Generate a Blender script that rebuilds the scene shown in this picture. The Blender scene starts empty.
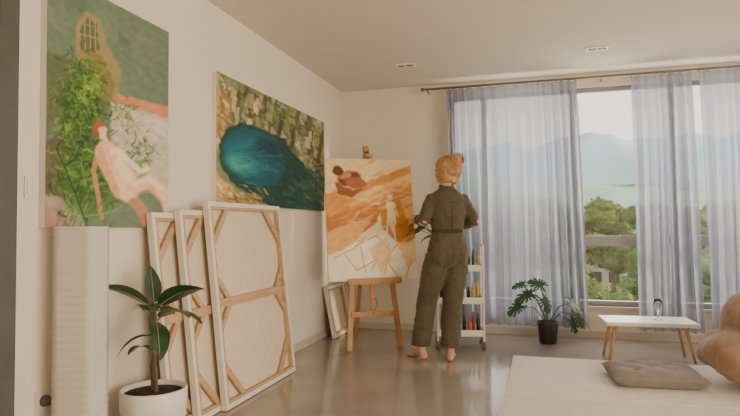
import bpy, math, random
import numpy as np
from mathutils import Vector, Matrix, noise
random.seed(4); np.random.seed(4)
V=Vector
XL=-2.17; YB=6.31; ZC=2.7; XR=3.4; YF=-2.5

# ---------------------------------------------------------------- materials
def srgb(c):
    return tuple((x/255/12.92 if x/255<=.04045 else ((x/255+.055)/1.055)**2.4) for x in c)
def mat(name,col,rough=.6,metal=0,var=.0,scale=8,bump=0,bscale=60,spec=.5,stretch=None,sheen=0,detail=4):
    m=bpy.data.materials.new(name); m.use_nodes=True
    nt=m.node_tree; b=nt.nodes['Principled BSDF']
    c=srgb(col)
    b.inputs['Base Color'].default_value=(*c,1)
    b.inputs['Roughness'].default_value=rough
    b.inputs['Metallic'].default_value=metal
    b.inputs['Specular IOR Level'].default_value=spec
    if sheen: b.inputs['Sheen Weight'].default_value=sheen
    tc=nt.nodes.new('ShaderNodeTexCoord')
    mp=nt.nodes.new('ShaderNodeMapping'); nt.links.new(tc.outputs['Object'],mp.inputs['Vector'])
    if stretch: mp.inputs['Scale'].default_value=stretch
    if var:
        n=nt.nodes.new('ShaderNodeTexNoise'); n.inputs['Scale'].default_value=scale; n.inputs['Detail'].default_value=detail
        nt.links.new(mp.outputs[0],n.inputs['Vector'])
        r=nt.nodes.new('ShaderNodeValToRGB')
        r.color_ramp.elements[0].position=.3; r.color_ramp.elements[1].position=.7
        r.color_ramp.elements[0].color=(*[x*(1-var) for x in c],1)
        r.color_ramp.elements[1].color=(*[min(1,x*(1+var)) for x in c],1)
        nt.links.new(n.outputs['Fac'],r.inputs[0]); nt.links.new(r.outputs[0],b.inputs['Base Color'])
    if bump:
        n2=nt.nodes.new('ShaderNodeTexNoise'); n2.inputs['Scale'].default_value=bscale; n2.inputs['Detail'].default_value=5
        nt.links.new(mp.outputs[0],n2.inputs['Vector'])
        bp=nt.nodes.new('ShaderNodeBump'); bp.inputs['Strength'].default_value=bump; bp.inputs['Distance'].default_value=.01
        nt.links.new(n2.outputs['Fac'],bp.inputs['Height']); nt.links.new(bp.outputs[0],b.inputs['Normal'])
    return m
M={}
M['wall']=mat('plaster_wall',(231,222,207),.9,var=.02,scale=1.2,bump=.08,bscale=90,spec=.2)
M['ceil']=mat('plaster_ceiling',(223,213,197),.95,spec=.1,var=.02,scale=1)
M['skirt']=mat('skirting_paint',(206,197,182),.6)
M['dark']=mat('dark_door_paint',(84,80,76),.6,var=.1)
M['frame']=mat('window_aluminium',(158,154,150),.5)
M['white']=mat('white_lacquer',(232,229,222),.35)
M['ptwhite']=mat('white_ceramic',(228,224,216),.4,var=.03)
M['cedge']=mat('canvas_edge_white',(230,223,210),.8,bump=.2,bscale=400)
M['linen']=mat('primed_linen',(226,211,188),.9,var=.04,scale=30,bump=.3,bscale=300)
M['pine']=mat('pine_stretcher',(196,160,118),.6,var=.15,scale=6,stretch=(1,1,8))
M['wood']=mat('easel_beech',(188,140,90),.5,var=.15,scale=9,stretch=(6,6,1))
M['twood']=mat('table_leg_oak',(190,152,110),.5,var=.15,scale=9,stretch=(6,6,1))
M['soil']=mat('potting_soil',(58,44,34),1,var=.4,scale=60,bump=1,bscale=90)
M['leafd']=mat('dark_leaf',(38,66,40),.35,var=.25,scale=14)
M['leafl']=mat('light_leaf_stripe',(150,160,84),.4,var=.2,scale=20)
M['monst']=mat('monstera_leaf',(44,82,44),.35,var=.3,scale=10)
M['stem']=mat('green_stem',(70,88,48),.6)
M['bark']=mat('plant_trunk',(112,92,66),.9,var=.3,scale=30)
M['potd']=mat('dark_pot',(48,44,42),.5,var=.1)
M['metal']=mat('rod_metal',(120,110,98),.35,metal=.8)
M['plastic']=mat('switch_plastic',(226,220,208),.4)
M['rug']=mat('cream_rug',(238,230,216),.98,var=.05,scale=22,bump=1,bscale=150,spec=.1,sheen=.2)
M['rug2']=mat('cream_floor_mat',(234,226,211),.98,var=.05,scale=22,bump=1,bscale=150,spec=.1,sheen=.2)
M['bean']=mat('tan_beanbag_fabric',(158,126,100),.9,var=.14,scale=7,bump=.8,bscale=120,sheen=.3)
M['cush']=mat('grey_cushion_fabric',(136,127,120),.95,var=.1,scale=12,bump=.8,bscale=160,sheen=.2)
M['skin']=mat('skin',(208,158,128),.5,var=.05,scale=12)
M['suit']=mat('olive_cotton',(84,76,58),.9,var=.12,scale=7,bump=.4,bscale=40,sheen=.2)
M['suitd']=mat('olive_cotton_seam',(64,58,42),.9)
M['hair']=mat('strawberry_blonde_hair',(200,156,108),.45,var=.3,scale=25,stretch=(3,3,.6))
M['cream']=mat('lip',(170,92,80),.5)
M['eye']=mat('eye_white',(230,226,220),.3); M['iris']=mat('iris',(70,90,90),.2)
M['red']=mat('bottle_red',(176,70,70),.4); M['yel']=mat('bottle_ochre',(200,160,70),.4); M['blu']=mat('bottle_blue',(60,96,140),.4)
M['hazehill']=mat('hillside_haze',(194,207,202),1,var=.03,scale=.012,spec=0)  # aerial haze put into the base colour: bleached, pale far ridge
M['hazehill2']=mat('hillside_near_haze',(160,178,152),1,var=.07,scale=.04,spec=0)  # nearer ridge, greener but also paled in colour to stand for haze
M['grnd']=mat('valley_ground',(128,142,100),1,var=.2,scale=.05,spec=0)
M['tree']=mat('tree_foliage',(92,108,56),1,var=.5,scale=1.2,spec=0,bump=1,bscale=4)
M['tree2']=mat('tree_foliage_sunlit',(140,142,74),1,spec=0); M['tree3']=mat('tree_foliage_shade',(64,82,44),1,spec=0)  # lit and shaded greens set as flat colours, mixed at random over crowns
M['hwall']=mat('house_wall',(214,204,184),.9); M['hroof']=mat('house_roof',(150,140,130),.9)
m=mat('polished_concrete',(154,146,135),.22,var=.18,scale=1.6,bump=.05,bscale=14,detail=8); M['floor']=m
nt=m.node_tree; b=nt.nodes['Principled BSDF']
n=nt.nodes.new('ShaderNodeTexNoise'); n.inputs['Scale'].default_value=2.2; n.inputs['Detail'].default_value=7
tc=nt.nodes.new('ShaderNodeTexCoord'); nt.links.new(tc.outputs['Object'],n.inputs['Vector'])
mr=nt.nodes.new('ShaderNodeMapRange'); mr.inputs['To Min'].default_value=.05; mr.inputs['To Max'].default_value=.2
nt.links.new(n.outputs['Fac'],mr.inputs['Value']); nt.links.new(mr.outputs[0],b.inputs['Roughness'])
b.inputs['Specular IOR Level'].default_value=.7
def translucent(name,col,trans,transp):
    m=bpy.data.materials.new(name); m.use_nodes=True; nt=m.node_tree
    for n in list(nt.nodes): nt.nodes.remove(n)
    o=nt.nodes.new('ShaderNodeOutputMaterial'); d=nt.nodes.new('ShaderNodeBsdfDiffuse'); t=nt.nodes.new('ShaderNodeBsdfTranslucent')
    p=nt.nodes.new('ShaderNodeBsdfTransparent'); a=nt.nodes.new('ShaderNodeMixShader'); c=nt.nodes.new('ShaderNodeMixShader')
    cc=(*srgb(col),1); d.inputs[0].default_value=cc; t.inputs[0].default_value=cc
    a.inputs[0].default_value=trans; c.inputs[0].default_value=transp
    nt.links.new(d.outputs[0],a.inputs[1]); nt.links.new(t.outputs[0],a.inputs[2])
    nt.links.new(a.outputs[0],c.inputs[1]); nt.links.new(p.outputs[0],c.inputs[2]); nt.links.new(c.outputs[0],o.inputs[0])
    return m
M['curt']=translucent('sheer_blue_grey_linen',(150,153,166),.5,.22)
M['paper']=translucent('rice_paper',(236,231,222),.3,0)
m=bpy.data.materials.new('clear_pane'); m.use_nodes=True; nt=m.node_tree
for n in list(nt.nodes): nt.nodes.remove(n)
o=nt.nodes.new('ShaderNodeOutputMaterial'); p=nt.nodes.new('ShaderNodeBsdfTransparent'); g=nt.nodes.new('ShaderNodeBsdfGlossy'); g.inputs['Roughness'].default_value=.02
a=nt.nodes.new('ShaderNodeMixShader'); a.inputs[0].default_value=.05
nt.links.new(p.outputs[0],a.inputs[1]); nt.links.new(g.outputs[0],a.inputs[2]); nt.links.new(a.outputs[0],o.inputs[0]); M['pane']=m
m=mat('drinking_glass',(235,240,240),.03); m.node_tree.nodes['Principled BSDF'].inputs['Transmission Weight'].default_value=1; M['glass']=m
m=bpy.data.materials.new('oil_paint_surface'); m.use_nodes=True; nt=m.node_tree; b=nt.nodes['Principled BSDF']
at=nt.nodes.new('ShaderNodeAttribute'); at.attribute_name='paint'; nt.links.new(at.outputs['Color'],b.inputs['Base Color']); b.inputs['Roughness'].default_value=.6
b.inputs['Specular IOR Level'].default_value=.3
M['paint']=m

# ---------------------------------------------------------------- builder
class B:
    def __init__(s): s.v=[];s.f=[];s.m=[];s.mats=[];s.sm=[]
    def mi(s,m):
        m=M[m] if isinstance(m,str) else m
        if m not in s.mats: s.mats.append(m)
        return s.mats.index(m)
    def add(s,vs,fs,m,smooth=True,T=None):
        o=len(s.v); k=s.mi(m)
        for p in vs:
            p=V(p)
            if T is not None: p=T@p
            s.v.append(tuple(p))
        for f in fs: s.f.append([i+o for i in f]); s.m.append(k); s.sm.append(smooth)
    def box(s,lo,hi,m,T=None):
        x0,y0,z0=lo;x1,y1,z1=hi
        vs=[(x0,y0,z0),(x1,y0,z0),(x1,y1,z0),(x0,y1,z0),(x0,y0,z1),(x1,y0,z1),(x1,y1,z1),(x0,y1,z1)]
        s.add(vs,[(0,3,2,1),(4,5,6,7),(0,1,5,4),(1,2,6,5),(2,3,7,6),(3,0,4,7)],m,False,T)
    def beam(s,p0,p1,w,t,m,up=(0,0,1),T=None):
        p0=V(p0);p1=V(p1);d=(p1-p0);d.normalize();u=V(up)
        a=d.cross(u)
        if a.length<1e-4: a=d.cross(V((1,0,0)))
        a.normalize();c=a.cross(d)
        vs=[]
        for q in (p0,p1):
            for sa,sc in((-1,-1),(1,-1),(1,1),(-1,1)): vs.append(q+a*sa*w/2+c*sc*t/2)
        s.add(vs,[(0,1,2,3),(7,6,5,4),(0,4,5,1),(1,5,6,2),(2,6,7,3),(3,7,4,0)],m,False,T)
    def tube(s,pts,rad,m,sides=12,T=None,capround=True,flat=(1,1),up=None):
        pts=[V(p) for p in pts]; n=len(pts)
        if not hasattr(rad,'__len__'): rad=[rad]*n
        tan=[]
        for i in range(n):
            a=pts[max(i-1,0)];c=pts[min(i+1,n-1)];tan.append((c-a).normalized())
        ref=V(up) if up else (V((0,0,1)) if abs(tan[0].z)<.9 else V((0,1,0)))
        x=tan[0].cross(ref).normalized()
        seq=[]
        if capround:
            for k in (.0,.5,.85):
                seq.append((pts[0]-tan[0]*rad[0]*math.cos(k*math.pi/2),max(.02,math.sin(k*math.pi/2))*rad[0],0))
        for i in range(n): seq.append((pts[i],rad[i],i))
        if capround:
            for k in (.85,.5,.0): seq.append((pts[-1]+tan[-1]*rad[-1]*math.cos(k*math.pi/2),max(.02,math.sin(k*math.pi/2))*rad[-1],n-1))
        vs=[];fs=[]
        lastx=x
        for (c,r,i) in seq:
            t=tan[i]; lastx=(lastx-t*lastx.dot(t)).normalized(); y=t.cross(lastx)
            for k in range(sides):
                an=2*math.pi*k/sides; vs.append(c+lastx*math.cos(an)*r*flat[0]+y*math.sin(an)*r*flat[1])
        R=len(seq)
        for j in range(R-1):
            for k in range(sides):
                k2=(k+1)%sides; fs.append((j*sides+k,j*sides+k2,(j+1)*sides+k2,(j+1)*sides+k))
        fs.append(tuple(range(sides))[::-1]); fs.append(tuple((R-1)*sides+k for k in range(sides)))
        s.add(vs,fs,m,True,T)
    def lathe(s,prof,m,sides=32,T=None,c=(0,0,0)):
        vs=[];fs=[]
        for (r,z) in prof:
            for k in range(sides):
                a=2*math.pi*k/sides; vs.append((c[0]+r*math.cos(a),c[1]+r*math.sin(a),c[2]+z))
        for j in range(len(prof)-1):
            for k in range(sides):
                k2=(k+1)%sides; fs.append((j*sides+k,j*sides+k2,(j+1)*sides+k2,(j+1)*sides+k))
        fs.append(tuple(range(sides))[::-1]); fs.append(tuple((len(prof)-1)*sides+k for k in range(sides)))
        s.add(vs,fs,m,True,T)
    def ell(s,c,r,m,T=None,nu=20,nv=12):
        vs=[];fs=[]
        for j in range(1,nv):
            ph=math.pi*j/nv
            for k in range(nu):
                a=2*math.pi*k/nu
                vs.append(V((r[0]*math.sin(ph)*math.cos(a),r[1]*math.sin(ph)*math.sin(a),r[2]*math.cos(ph)))+V(c))
        vs+= [V((0,0,r[2]))+V(c),V((0,0,-r[2]))+V(c)]
        for j in range(nv-2):
            for k in range(nu):
                k2=(k+1)%nu; fs.append((j*nu+k,(j+1)*nu+k,(j+1)*nu+k2,j*nu+k2))
        T0=len(vs)-2
        for k in range(nu):
            k2=(k+1)%nu; fs.append((T0,k,k2)); fs.append((T0+1,(nv-2)*nu+k2,(nv-2)*nu+k))
        s.add(vs,fs,m,True,T)
    def done(s,name,parent=None,bevel=0):
        me=bpy.data.meshes.new(name); me.from_pydata(s.v,[],s.f)
        for m in s.mats: me.materials.append(m)
        me.polygons.foreach_set('material_index',s.m); me.polygons.foreach_set('use_smooth',s.sm)
        me.update()
        o=bpy.data.objects.new(name,me); bpy.context.scene.collection.objects.link(o)
        if parent: o.parent=parent; o.matrix_parent_inverse=Matrix.Translation(-V(parent.location))
        if bevel:
            md=o.modifiers.new('bevel','BEVEL'); md.width=bevel; md.segments=2; md.limit_method='ANGLE'
        return o
def empty(name,loc):
    e=bpy.data.objects.new(name,None); e.location=loc; e.empty_display_size=.2
    bpy.context.scene.collection.objects.link(e); return e
def soften(o,vox,it,tex=None,size=.05,strength=0,depth=2):
    md=o.modifiers.new('r','REMESH'); md.mode='VOXEL'; md.voxel_size=vox; md.use_smooth_shade=True
    md=o.modifiers.new('s','SMOOTH'); md.factor=.5; md.iterations=it
    if tex:
        t=bpy.data.textures.new(tex,'CLOUDS'); t.noise_scale=size; t.noise_depth=depth
        md=o.modifiers.new('d','DISPLACE'); md.texture=t; md.strength=strength; md.mid_level=.5

# ---------------------------------------------------------------- room shell
b=B(); b.box((XL-.15,YF-.15,-.15),(XR+.15,YB+.15,0),'floor'); b.done('floor')
b=B(); b.box((XL-.15,YF-.15,ZC),(XR+.15,YB+.15,ZC+.15),'ceil'); b.done('ceiling')
b=B(); b.box((XL-.15,YF-.15,0),(XL,YB+.15,ZC),'wall'); b.done('wall_left')
WX0,WX1,WZ0,WZ1=-.93,3.3,.32,2.56
b=B()
b.box((XL,YB,0),(WX0,YB+.15,ZC),'wall'); b.box((WX0,YB,0),(WX1,YB+.15,WZ0),'wall')
b.box((WX0,YB,WZ1),(WX1,YB+.15,ZC),'wall'); b.box((WX1,YB,0),(XR+.15,YB+.15,ZC),'wall'); b.done('wall_back')
RY0,RY1=-1.6,2.6  # span of an added, unseen right-wall opening, placed to let light in
b=B()
b.box((XR,YF,0),(XR+.15,RY0,ZC),'wall'); b.box((XR,RY1,0),(XR+.15,YB,ZC),'wall')
b.box((XR,RY0,0),(XR+.15,RY1,.1),'wall'); b.box((XR,RY0,2.5),(XR+.15,RY1,ZC),'wall'); b.done('wall_right')
b=B(); b.box((XL,YF-.15,0),(XR+.15,YF,ZC),'wall'); b.done('wall_front')
b=B(); b.box((XL,1.95,0),(XL+.012,YB,.07),'skirt'); b.done('baseboard_left')
b=B(); b.box((XL+.012,YB-.012,0),(XR,YB,.07),'skirt'); b.done('baseboard_back')
b=B(); b.box((XL,.85,0),(XL+.11,.95,2.2),'dark'); b.box((XL,1.78,0),(XL+.12,1.87,2.7),'dark'); b.box((XL,.85,2.1),(XL+.11,1.8,2.2),'dark')
b.box((XL,.95,.01),(XL+.05,1.78,2.1),'dark'); b.box((XL,.95,2.2),(XL+.1,1.78,2.7),'dark'); b.tube([(XL+.05,1.7,1.02),(XL+.1,1.7,1.02),(XL+.1,1.58,1.02)],.01,'metal'); b.done('door_1')
b=B(); y0,y1=YB+.04,YB+.1
b.box((WX0,y0,WZ0),(WX0+.05,y1,WZ1),'frame'); b.box((WX1-.05,y0,WZ0),(WX1,y1,WZ1),'frame')
b.box((WX0+.05,y0,WZ0),(WX1-.05,y1,WZ0+.05),'frame'); b.box((WX0+.05,y0,WZ1-.05),(WX1-.05,y1,WZ1),'frame')
b.box((WX0+.05,y0-.01,.93),(WX1-.05,y1,1.03),'frame')
for x in (-.56,.35,1.27,2.18): b.box((x-.03,y0,WZ0+.05),(x+.03,y1-.002,WZ1-.05),'frame')
b.box((WX0,YB-.03,WZ0-.035),(WX1,YB+.04,WZ0),'skirt')
b.box((WX0+.04,YB+.065,WZ0+.04),(WX1-.04,YB+.07,WZ1-.04),'pane'); b.done('window_1')
b=B(); x0,x1=XR+.04,XR+.1
for (ya,yb) in ((RY0,RY0+.05),(RY1-.05,RY1),(.47,.53)): b.box((x0,ya,.1),(x1,yb,2.5),'frame')
b.box((x0,RY0+.05,.1),(x1,RY1-.05,.15),'frame'); b.box((x0,RY0+.05,2.45),(x1,RY1-.05,2.5),'frame'); b.done('added_side_window')  # frame of the added opening, out of view
for i,(x,y) in enumerate([(-1.22,5.43),(.51,5.42)]):
    b=B(); b.box((x-.09,y-.05,ZC-.012),(x+.09,y-.035,ZC),'white'); b.box((x-.09,y+.035,ZC-.012),(x+.09,y+.05,ZC),'white')
    b.box((x-.09,y-.035,ZC-.012),(x-.075,y+.035,ZC),'white'); b.box((x+.075,y-.035,ZC-.012),(x+.09,y+.035,ZC),'white'); b.box((x-.005,y-.035,ZC-.012),(x+.005,y+.035,ZC),'white')
    b.box((x-.075,y-.035,ZC-.006),(x+.075,y+.035,ZC),'dark')
    for s in(-.04,.04): b.lathe([(.0,-.004),(.026,-.004),(.022,0)],'metal',16,c=(x+s,y,ZC-.006))
    b.done('recessed_downlight')
b=B(); b.box((XL,2.01,1.27),(XL+.01,2.075,1.37),'plastic'); b.box((XL+.01,2.018,1.285),(XL+.014,2.04,1.355),'plastic'); b.box((XL+.01,2.044,1.285),(XL+.014,2.067,1.355),'plastic'); b.done('light_switch',bevel=.002)
b=B(); oy=2.125; b.box((XL,oy-.045,.31),(XL+.01,oy+.045,.41),'plastic'); b.lathe([(.026,0),(.026,.012),(.02,.03),(.006,.045)],'dark',16,T=Matrix.Translation((XL+.01,oy,.36))@Matrix.Rotation(math.pi/2,4,'Y'))
b.tube([(XL+.055,oy,.36),(XL+.07,oy,.33),(XL+.05,oy-.02,.1),(XL+.05,oy-.03,.015),(XL+.1,oy-.2,.006)],.004,'dark',8); b.done('wall_outlet')

# ---------------------------------------------------------------- curtains
CR=empty('curtain_rod',(0,YB-.2,2.61))
b=B(); b.tube([(-1.17,YB-.2,2.61),(3.25,YB-.2,2.61)],.012,'metal',12)
for x in(-1.15,.62,2.6):
    b.tube([(x,YB,2.61),(x,YB-.2,2.61)],.008,'metal',8)
b.ell((-1.185,YB-.2,2.61),(.022,.022,.022),'metal'); b.done('rod_bar',CR)
def curtain(x0t,x1t,x0b,x1b,folds,seed,bunch):
    n=folds*14; rows=18; vs=[];fs=[]
    for j in range(rows+1):
        h=j/rows; z=2.592-h*(2.592-.13)
        for i in range(n+1):
            t=i/n; tt=t+bunch*math.sin(2*math.pi*t)/(2*math.pi)
            xa=x0t+(x1t-x0t)*tt; xb=x0b+(x1b-x0b)*tt
            hs=h**.8
            ph=2*math.pi*folds*t+1.1*math.sin(9*t+seed)+.25*math.sin(4*h+seed+t*5)
            am=(.028+.030*h)*(1+.6*math.sin(7*t+seed))
            y=YB-.2+am*math.sin(ph)+.012*math.sin(2.7*ph+h*3)*h
            x=xa+(xb-xa)*hs+.014*math.sin(ph*.5+h*2)*h
            vs.append((x,y,z))
    for j in range(rows):
        for i in range(n): a=j*(n+1)+i; fs.append((a,a+1,a+n+2,a+n+1))
    b=B(); b.add(vs,fs,'curt')
    for i in range(0,n+1,14):
        x,y,z=vs[i]; b.tube([(x,YB-.2,z-.01),(x,YB-.2,z+.006)],.003,'metal',6)
    return b.done('curtain')
curtain(-.94,.37,-.9,.46,15,1,-.4)
curtain(.88,1.4,.9,1.46,7,2,0)
curtain(1.47,2.3,1.52,2.35,10,3,0)
curtain(2.75,3.25,2.75,3.25,7,5,0)

# ---------------------------------------------------------------- painting tools (vertex-coloured canvases)
class Pic:
    def __init__(s,W,H,fx,bg):
        s.W,s.H=W,H
        u,v=np.meshgrid(np.linspace(0,1,W),np.linspace(0,1,H))
        s.X,s.Y=fx(u,v)
        s.a=np.zeros((H,W,3))+np.array(bg,float)
        s.wob=.45
    def _xy(s,wob=None):
        w=s.wob if wob is None else wob
        X=s.X+w*(np.sin(s.Y*.61+1.3*np.sin(s.X*.27))+.5*np.sin(s.Y*1.7+s.X*.9))
        Y=s.Y+w*(np.sin(s.X*.53+1.1*np.sin(s.Y*.33))+.5*np.sin(s.X*1.9-s.Y*.7))
        return X,Y
    def put(s,mask,col,al=1):
        mk=np.clip(mask,0,1)[...,None]*al; s.a=s.a*(1-mk)+np.array(col,float)*mk
    def poly(s,pts,col,al=1,wob=None,soft=1):
        X,Y=s._xy(wob); ins=np.zeros(X.shape,bool); n=len(pts)
        for i in range(n):
            x1,y1=pts[i];x2,y2=pts[(i+1)%n]
            if y1==y2: continue
            c=((Y>y1)!=(Y>y2))&(X<(x2-x1)*(Y-y1)/(y2-y1)+x1); ins^=c
        m=ins.astype(float)
        for _ in range(soft):
            m=(m+np.roll(m,1,0)+np.roll(m,-1,0)+np.roll(m,1,1)+np.roll(m,-1,1))/5
        s.put(m,col,al)
    def ell(s,cx,cy,rx,ry,col,ang=0,al=1,soft=.3,wob=None):
        X,Y=s._xy(wob); a=math.radians(ang); dx=X-cx;dy=Y-cy
        p=(dx*math.cos(a)+dy*math.sin(a))/rx; q=(-dx*math.sin(a)+dy*math.cos(a))/ry
        d=np.sqrt(p*p+q*q); s.put((1-d)/soft+.5,col,al)
    def line(s,pts,w,col,al=1,soft=.8):
        xs=[q[0] for q in pts];ys=[q[1] for q in pts];pd=w+4
        k=(s.X>min(xs)-pd)&(s.X<max(xs)+pd)&(s.Y>min(ys)-pd)&(s.Y<max(ys)+pd)
        rr=np.where(k.any(1))[0];cc=np.where(k.any(0))[0]
        if len(rr)==0 or len(cc)==0: return
        sl=(slice(rr[0],rr[-1]+1),slice(cc[0],cc[-1]+1))
        X=s.X[sl];Y=s.Y[sl]
        D=np.full(X.shape,1e9)
        for (x1,y1),(x2,y2) in zip(pts[:-1],pts[1:]):
            L=(x2-x1)**2+(y2-y1)**2+1e-9
            t=np.clip(((X-x1)*(x2-x1)+(Y-y1)*(y2-y1))/L,0,1)
            D=np.minimum(D,np.hypot(X-x1-t*(x2-x1),Y-y1-t*(y2-y1)))
        mk=np.clip((w/2-D)/soft+.5,0,1)[...,None]*al; s.a[sl]=s.a[sl]*(1-mk)+np.array(col,float)*mk
    def dabs(s,n,cx,cy,sx,sy,cols,L=6,w=2,ang=None,seed=0,al=.6,spread=.5):
        r=random.Random(seed)
        for i in range(n):
            x=r.gauss(cx,sx*.5); y=r.gauss(cy,sy*.5)
            a=r.uniform(0,6.28) if ang is None else math.radians(ang)+r.uniform(-spread,spread)
            l=L*r.uniform(.4,1.3); bnd=r.uniform(-.6,.6)
            m1=(x+l*.5*math.cos(a),y+l*.5*math.sin(a)); m2=(m1[0]+l*.5*math.cos(a+bnd),m1[1]+l*.5*math.sin(a+bnd))
            c=r.choice(cols); k=r.uniform(.88,1.12); s.line([(x,y),m1,m2],w*r.uniform(.5,1.3),tuple(q*k for q in c),al*r.uniform(.6,1.2),soft=1.4)
    def fin(s,gain=1.0,sat=1.3,con=1.0):
        g=s.a.mean(2,keepdims=True); s.a=np.clip((g+(s.a-g)*sat-135)*con+135,0,255)
        r=np.random.RandomState(3); a=s.a+r.normal(0,2.5,s.a.shape[:2])[...,None]
        X,Y=s.X,s.Y; a=a*(1+.04*np.sin(X*.35+2*np.sin(Y*.21))*np.sin(Y*.4+1.5*np.sin(X*.17)))[...,None]
        a=np.clip(a*gain,0,250)/255
        return np.where(a<=.04045,a/12.92,((a+.055)/1.055)**2.4)
def persp(x0,x1,tl,tr,bl,br,d0,d1):
    def fx(u,v):
        t=u*d1/((1-u)*d0+u*d1)
        X=x0+(x1-x0)*t; T=tl+(tr-tl)*t; Bm=bl+(br-bl)*t
        return X,T+(Bm-T)*v
    return fx
def painting(name,TL,U,Dn,thick,pic,gain=1.0,parent=None,split=None,sat=1.3,con=1.15):
    TL=V(TL);U=V(U);Dn=V(Dn); nrm=Dn.cross(U).normalized()
    H,W=pic.H,pic.W; a=pic.fin(gain,sat,con)
    vs=[]
    for j in range(H):
        for i in range(W):
            vs.append(TL+U*(i/(W-1))+Dn*(j/(H-1))+nrm*.0012)
    fs=[(j*W+i,(j+1)*W+i,(j+1)*W+i+1,j*W+i+1) for j in range(H-1) for i in range(W-1)]
    b=B(); b.add(vs,fs,'paint',False)
    Z=Matrix(((U.normalized().x,-Dn.normalized().x,nrm.x,TL.x),(U.normalized().y,-Dn.normalized().y,nrm.y,TL.y),(U.normalized().z,-Dn.normalized().z,nrm.z,TL.z),(0,0,0,1)))
    w=U.length;h=Dn.length
    if split:
        b.box((0,-h,-thick),(w*split-.003,0,0),'cedge',Z); b.box((w*split+.003,-h,-thick),(w,0,0),'cedge',Z)
    else: b.box((0,-h,-thick),(w,0,0),'cedge',Z)
    o=b.done(name,parent)
    at=o.data.color_attributes.new('paint','FLOAT_COLOR','POINT')
    c=np.ones((len(b.v),4),np.float32); c[:H*W,:3]=a.reshape(-1,3)
    at.data.foreach_set('color',c.ravel())
    return o
# --- painting 1 : reclining figure with foliage
p=Pic(230,300,persp(50,168,-12,38,222,229,2.67,3.51),(108,124,104))
p.dabs(60,110,30,70,60,[(102,120,100),(118,134,112),(94,112,94)],26,8,60,seed=21,al=.35)
p.poly([(40,60),(75,70),(120,110),(60,130),(40,150)],(92,98,72),.8,soft=4)
p.poly([(106,98),(172,112),(172,128),(118,108)],(204,140,106),.9,soft=2); p.poly([(112,108),(172,124),(172,196),(112,164)],(192,182,166),soft=2)
p.poly([(120,114),(172,128),(172,148),(140,140)],(206,196,180),soft=3); p.dabs(40,145,140,34,20,[(206,196,180),(176,164,148),(194,180,162)],16,3,18,seed=22,al=.4)
p.poly([(78,66),(78,36),(88,24),(100,30),(107,52),(122,78),(118,112),(98,100)],(156,138,96),.9,soft=2); p.poly([(82,62),(82,40),(89,30),(97,35),(101,60)],(100,104,82),soft=1)
for x in(86,91,96): p.line([(x,31),(x+1,60)],.9,(176,156,112))
p.line([(81,46),(101,50)],.9,(176,156,112)); p.line([(81,36),(101,40)],.7,(176,156,112),.6)
p.poly([(84,62),(102,64),(116,92),(112,108),(96,92)],(128,112,66),.8,soft=3)
p.poly([(45,150),(70,130),(90,180),(60,226),(45,226)],(96,88,72),soft=4); p.poly([(45,192),(80,198),(92,232),(45,232)],(162,146,138),soft=3); p.poly([(50,205),(66,203),(72,226),(48,226)],(170,118,106),.6,soft=3)
G=[(72,104,50),(96,134,58),(52,78,42),(130,154,76),(80,116,54),(44,64,38),(108,140,66)]
p.ell(84,112,20,34,(62,86,44),10,soft=.6); p.ell(92,176,28,34,(66,92,46),0,soft=.6)
p.dabs(420,85,104,22,36,G,6,1.7,seed=1,al=.7); p.dabs(460,86,170,36,44,G,7,1.8,seed=2,al=.7); p.dabs(90,142,158,12,20,G,5,1.2,seed=3); p.dabs(60,128,120,14,12,G,5,1.2,seed=33)
p.dabs(90,94,92,14,18,[(156,170,84),(120,144,60)],5,1.4,seed=9)
sk=(230,190,156); sk2=(194,138,106); sk3=(244,220,192)
p.line([(100,153),(96,172),(100,192),(104,216)],4.6,sk2,.9,soft=1.6)
p.line([(130,196),(142,210),(150,226)],11,sk2,.85,soft=3)
p.poly([(97,151),(104,145),(114,147),(124,154),(131,168),(139,180),(139,196),(127,203),(116,197),(108,181),(100,166)],sk,soft=3)
p.poly([(98,152),(103,149),(110,166),(119,186),(124,200),(116,197),(108,181),(100,166)],sk2,.55,soft=3)
p.poly([(110,150),(120,154),(127,168),(134,182),(127,186),(119,172),(112,160)],sk3,.85,soft=3)
p.ell(114,162,4,5,sk2,30,.3,.8); p.ell(131,190,9,8,sk3,20,.6,.8)
p.line([(132,190),(150,184),(163,196)],13,sk,soft=3); p.line([(136,186),(150,181),(160,190)],5,sk3,.85,soft=2.5); p.line([(163,196),(168,214)],8,sk,soft=2.5); p.line([(138,196),(152,192),(160,202)],3,sk2,.5,soft=2.5)
p.line([(120,154),(131,165),(141,174),(148,172)],4.4,sk3,.95,soft=1.6)
p.ell(101,133,6.5,7.5,(150,98,66),10); p.ell(104,137,4.6,6,sk,10); p.line([(106,142),(109,148)],5,sk,soft=1.5); p.ell(98,139,3,5,(140,92,62),10,.9)
for k in range(7): p.line([(58+8*k,228),(64+8*k,214-3*(k%2)),(74+8*k,202-4*(k%3))],1.3,(90,130,64),.9)
p.line([(46,210),(62,204),(84,214),(112,212),(124,206)],1.4,(130,160,104),.8); p.line([(60,150),(78,190),(92,228)],1.1,(36,50,34),.8)
painting('painting_reclining_figure',(XL+.035,2.09,2.32),(0,.90,0),(0,0,-1.18),.034,p,1.04,sat=1.08,con=1.05)
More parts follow.
